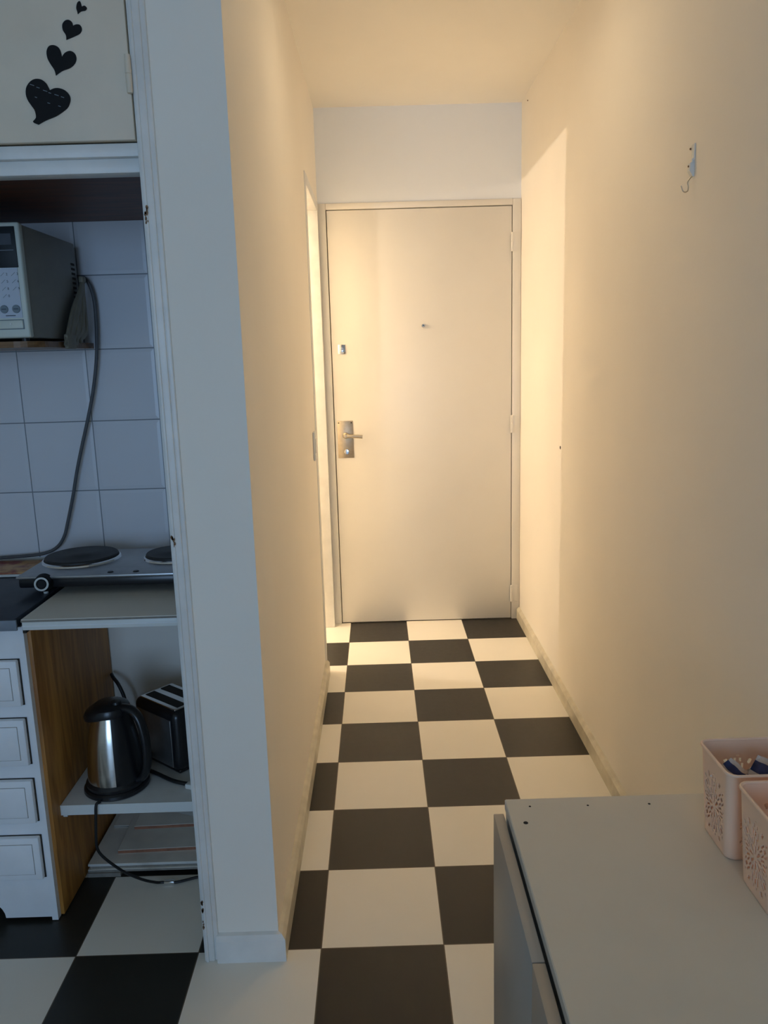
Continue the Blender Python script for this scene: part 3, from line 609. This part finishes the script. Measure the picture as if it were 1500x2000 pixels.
# ------------------------------------------------------------------ left wall switch, right wall bits
sw = thing('light_switch', (xl(1.585), 1.585, 1.06), 'white light switch plate on the left corridor wall near the doorway', 'light switch')
x = xl(1.585)
B('switch_plate', (x + 0.0005, 1.545, 1.000), (x + 0.009, 1.625, 1.118), 'whiteplastic', sw, 0.003)
B('rocker', (x + 0.009, 1.565, 1.03), (x + 0.012, 1.605, 1.088), 'trim', sw, 0.001)
o = L('wall_plug_hole', [(0, 0.002), (0.006, 0.0015), (0.007, 0)], (XR, 1.49, 1.033), 'gap', None, (-1, 0, 0), 16); tag(o, 'small dark plug hole in the brightly lit part of the right wall', 'wall plug')
o = L('wall_nail', [(0, 0.004), (0.003, 0.003), (0.003, 0)], (XR, 2.24, 2.553), 'chip', None, (-1, 0, 0), 12); tag(o, 'tiny brown nail high on the right wall beneath the ceiling corner', 'nail')
hk = thing('wall_hook', (XR, 0.23, 1.83), 'small white hook bracket high on the right wall', 'hook')
B('back_plate', (XR - 0.003, 0.214, 1.835), (XR, 0.229, 1.870), 'whiteplastic', hk, 0.001)
B('back_plate', (XR - 0.006, 0.216, 1.826), (XR, 0.224, 1.838), 'whiteplastic', hk, 0.001)
bm = bmesh.new(); extrude_poly(bm, [(XR, 0.216, 1.833), (XR - 0.010, 0.216, 1.828), (XR - 0.011, 0.216, 1.812), (XR - 0.003, 0.216, 1.799), (XR, 0.216, 1.799)], (0, 0.014, 0)); link('hook_block', bm, 'whiteplastic', hk)
T('hook_wire', [(XR - 0.003, 0.222, 1.801), (0.6045, 0.222, 1.794), (0.6010, 0.222, 1.787), (0.6030, 0.222, 1.778), (0.6020, 0.222, 1.7695), (0.5960, 0.222, 1.7665), (0.5905, 0.222, 1.770), (0.5865, 0.222, 1.7805)], 0.0014, 'brass', hk, label='thin metal wire hook', n=8)
L('screw', [(0, 0.002), (0.002, 0.0015), (0.0025, 0)], (XR - 0.011, 0.223, 1.822), 'chip', hk, (-1, 0, 0), 10)
L('screw', [(0, 0.003), (0.002, 0.0025), (0.0025, 0)], (XR - 0.001, 0.240, 1.863), 'chip', hk, (-1, 0, 0), 10)

# ------------------------------------------------------------------ low cabinet on the right
CZ = 0.72
rc = thing('base_cabinet', (0.34, -0.87, 0), 'low grey white laminate cabinet at the lower right with two baskets on top', 'cabinet')
bm = bmesh.new()
box(bm, (0.0605, -1.22, CZ - 0.018), (XR - 0.019, -0.5445, CZ), 0.0015, 1)
link('top_panel', bm, 'lam', rc, True)
B('side_panel', (0.062, -0.563, 0.0), (XR - 0.019, -0.546, CZ - 0.0185), 'lam', rc, 0.001)
B('side_panel', (0.062, -1.218, 0.0), (XR - 0.019, -1.20, CZ - 0.0185), 'lam', rc, 0.001)
B('back_panel', (XR - 0.026, -1.20, 0.08), (XR - 0.020, -0.564, CZ - 0.019), 'lam', rc)
B('plinth', (0.10, -1.20, 0.0), (0.115, -0.564, 0.09), 'lam', rc)
B('cabinet_door', (0.0405, -0.8705, 0.10), (0.0565, -0.560, 0.7045), 'lamdoor', rc, 0.0012)
B('cabinet_door', (0.0405, -1.205, 0.10), (0.0565, -0.8725, 0.7045), 'lamdoor', rc, 0.0012)
for (x, y, rr) in ((0.0964, -0.5675, 0.0017), (0.1866, -0.5697, 0.0017), (0.2825, -0.5708, 0.0019), (0.0818, -0.6109, 0.0034)):
    L('screw_hole', [(0, 0.0005), (rr, 0.0004), (rr * 1.1, 0)], (x, y, CZ), 'gap', rc, n=14)

# baskets
def basket_mesh():
    bw, bd, tw, td, h = 0.100, 0.086, 0.114, 0.102, 0.131      # bottom and top width (x), depth (y)
    def rr_point(s, w, d, rc_):
        # rounded rectangle point, s in 0..1 (same parametrisation for all heights)
        hw, hd = w / 2 - rc_, d / 2 - rc_
        arc = math.pi * rc_ / 2; tot = 4 * (hw + hd) + 4 * arc
        q = s * tot
        for k, (lenx, st, dr, cn) in enumerate((
            (2 * hw, Vector((-hw, -d / 2)), Vector((1, 0)), Vector((hw, -hd))), (2 * hd, Vector((w / 2, -hd)), Vector((0, 1)), Vector((hw, hd))),
            (2 * hw, Vector((hw, d / 2)), Vector((-1, 0)), Vector((-hw, hd))), (2 * hd, Vector((-w / 2, hd)), Vector((0, -1)), Vector((-hw, -hd))))):
            if q <= lenx: return st + dr * q, k, q - lenx / 2, lenx / 2
            q -= lenx
            if q <= arc:
                a = -math.pi / 2 + k * math.pi / 2 + q / rc_
                return cn + Vector((math.cos(a), math.sin(a))) * rc_, -1, 0, 0
            q -= arc
        return Vector((-hw, -d / 2)), 0, -hw, hw
    NS, NZ = 360, 112
    bm = bmesh.new(); grid = []
    for j in range(NZ + 1):
        t = j / NZ; w = bw + (tw - bw) * t; d = bd + (td - bd) * t; row = []
        for i in range(NS):
            p, *_ = rr_point(i / NS, w, d, 0.014); row.append(bm.verts.new((p.x, p.y, 0.0015 + (h - 0.0015) * t)))
        grid.append(row)
    def hole(k, u, z, half):
        if k < 0: return False
        uc = u / half                      # -1..1
        v = z - 0.056
        if abs(uc) > 0.93 or z < 0.012 or z > 0.108: return False
        r = math.hypot(u, v); a = math.atan2(v, u)
        n = 8
        ph = (a / (2 * math.pi) * n) % 1.0; dd = min(ph, 1 - ph) * (2 * math.pi / n) * r    # distance to petal axis
        ph2 = (a / (2 * math.pi) * n + 0.5) % 1.0; de = min(ph2, 1 - ph2) * (2 * math.pi / n) * r
        if 0.005 < r < 0.017 and dd < 0.0015 + 0.0007 * (r > 0.009): return True
        if 0.0185 < r < 0.028 and 0.0016 < dd < 0.0046: return True
        if 0.015 < r < 0.026 and de < 0.0018: return True
        if 0.030 < r < 0.038 and dd < 0.0028: return True
        if 0.028 < r < 0.039 and 0.0050 < dd < 0.0082: return True
        if 0.041 < r < 0.047 and 0.0025 < dd < 0.0056: return True
        if 0.041 < r < 0.049 and de < 0.0026: return True
        if 0.050 < r < 0.055 and dd < 0.0022: return True
        return False
    for j in range(NZ):
        t = (j + 0.5) / NZ; w = bw + (tw - bw) * t; d = bd + (td - bd) * t; z = h * t
        for i in range(NS):
            p, k, u, half = rr_point((i + 0.5) / NS, w, d, 0.014)
            if k >= 0 and hole(k, u, z, half): continue
            bm.faces.new((grid[j][i], grid[j][(i + 1) % NS], grid[j + 1][(i + 1) % NS], grid[j + 1][i]))
    lone = [v for v in bm.verts if not v.link_faces]; bmesh.ops.delete(bm, geom=lone, context='VERTS')
    bm2 = bmesh.new(); 
    # rim
    pts = [rr_point(i / 96, tw + 0.001, td + 0.001, 0.0145)[0] for i in range(96)]
    rings = []
    for i, p in enumerate(pts):
        n_ = (pts[(i + 1) % 96] - pts[i - 1]).normalized(); nrm = Vector((n_.y, -n_.x))
        rings.append([bm2.verts.new((p.x + nrm.x * a * 0.0024, p.y + nrm.y * a * 0.0024, h + b_ * 0.0024)) for a, b_ in [(math.cos(q * math.pi / 4), math.sin(q * math.pi / 4)) for q in range(8)]])
    for i in range(96):
        A, Bq = rings[i], rings[(i + 1) % 96]
        for q in range(8): bm2.faces.new((A[q], A[(q + 1) % 8], Bq[(q + 1) % 8], Bq[q]))
    bm3 = bmesh.new(); base = [bm3.verts.new((*rr_point(i / 96, bw, bd, 0.014)[0], 0.0005)) for i in range(96)]; f = bm3.faces.new(base)
    e_ = bmesh.ops.extrude_face_region(bm3, geom=[f]); bmesh.ops.translate(bm3, verts=[q for q in e_['geom'] if isinstance(q, bmesh.types.BMVert)], vec=(0, 0, 0.002))
    return bm, bm2, bm3
bA, bB, bC = basket_mesh()
bk = thing('storage_basket', (0, 0, 0), 'pale pink cutout flower basket holding blue packets, farther of the two', 'basket', 'pink baskets on the cabinet')
o = link('basket_wall', bA, 'pink', bk, True); md = o.modifiers.new('thickness', 'SOLIDIFY'); md.thickness = 0.0014; md.offset = -1
link('rim', bB, 'pink', bk, True); link('base', bC, 'pink', bk)
bk2 = bk.copy(); COL.objects.link(bk2)
for ch in list(bk.children):
    c_ = ch.copy(); COL.objects.link(c_); c_.parent = bk2
bk2['label'] = 'empty pale pink cutout flower basket cut off by the frame, nearer of the two'
bk.location = (0.391, -0.672, CZ + 0.0003); bk2.location = (0.394, -0.790, CZ + 0.0003)
# packets inside the far basket
def packet(c, w, h_, rx, ry, rz, mat_, lab, stripes=False):
    bm = bmesh.new(); n = 8
    g_ = [[None] * (n + 1) for _ in range(n + 1)]; rows = []
    R_ = Matrix.Rotation(math.radians(rz), 3, 'Z') @ Matrix.Rotation(math.radians(ry), 3, 'Y') @ Matrix.Rotation(math.radians(rx), 3, 'X')
    for sgn in (1, -1):
        gr = []
        for i in range(n + 1):
            row = []
            for j in range(n + 1):
                u_, v_ = i / n * 2 - 1, j / n * 2 - 1
                th = 0.004 * max(0, (1 - u_ * u_)) * max(0, (1 - v_ ** 4)) * sgn + 0.0015 * math.sin(5 * u_ + 3 * v_) + 0.0002 * sgn
                row.append(bm.verts.new(Vector(c) + R_ @ Vector((u_ * w / 2, th, v_ * h_ / 2))))
            gr.append(row)
        for i in range(n):
            for j in range(n):
                f = bm.faces.new((gr[i][j], gr[i + 1][j], gr[i + 1][j + 1], gr[i][j + 1]))
                f.material_index = 1 if (j == 0 or j == n - 1 or (stripes and j == 4)) else 0
    o = link('packet', bm, [mat_, 'whitepack'], smooth=True); tag(o, lab, 'packet'); return o
packet((0.357, -0.672, CZ + 0.106), 0.030, 0.042, 0, 38, -25, 'bluepack', 'blue packet with white edge near the front of the far pink basket', True)
packet((0.402, -0.668, CZ + 0.094), 0.032, 0.064, -8, 22, -14, 'bluepack', 'dark blue packet standing upright at the right of the far pink basket', True)
packet((0.378, -0.650, CZ + 0.060), 0.055, 0.080, 10, -10, 5, 'whitepack', 'crumpled clear white packet at the back of the far pink basket')

# ------------------------------------------------------------------ the lamp in the side room
lp = thing('wall_lamp', tuple(LAMP), 'small bare warm spotlight on a stem lighting the side room beyond the doorway', 'lamp')
L('reflector', [(0.0, -0.060), (0.018, -0.052), (0.028, -0.030), (0.031, -0.018), (0.029, -0.020), (0.024, -0.034), (0.0, -0.048)], LAMP, 'whiteplastic', lp, axis=(1, 0, 0), n=24)
L('bulb', [(0.0, -0.044), (0.014, -0.040), (0.018, -0.030), (0.012, -0.018), (0.0, -0.014)], LAMP, 'bulb', lp, axis=(1, 0, 0), n=20)
L('lamp_stem', [(0.006, 0.02), (0.006, ZC - LAMP.z - 0.02), (0.04, ZC - LAMP.z - 0.018), (0.04, ZC - LAMP.z)], LAMP + Vector((-0.045, 0, 0)), 'trim', lp, n=16)
ll = bpy.data.lights.new('lamp_light', 'POINT'); ll.energy = LAMP_W; ll.color = LAMP_COL; ll.shadow_soft_size = 0.009
lo_ = bpy.data.objects.new('lamp_light', ll); COL.objects.link(lo_); lo_.location = LAMP + Vector((0.0, 0, 0)); 

cl = thing('fill_lamp', (0.11, 0.80, ZC), 'unseen round dome lamp added on the corridor ceiling for more warm light', 'lamp')  # added fixture out of view, lifts the warm light on walls and floor
L('dome', [(0.0, -0.075), (0.05, -0.068), (0.085, -0.045), (0.10, -0.012)], (0.11, 0.80, ZC), 'fill_glow', cl, n=32)
L('fill_lamp_base', [(0.105, -0.014), (0.108, -0.002), (0.0, -0.001)], (0.11, 0.80, ZC), 'trim', cl, n=32)
cd = bpy.data.lights.new('fill_lamp_light', 'AREA'); cd.shape = 'DISK'; cd.size = 0.20; cd.energy = FILL_W; cd.color = (1.0, 0.80, 0.54)
co = bpy.data.objects.new('fill_lamp_light', cd); COL.objects.link(co); co.location = (0.11, 0.80, ZC - 0.085)
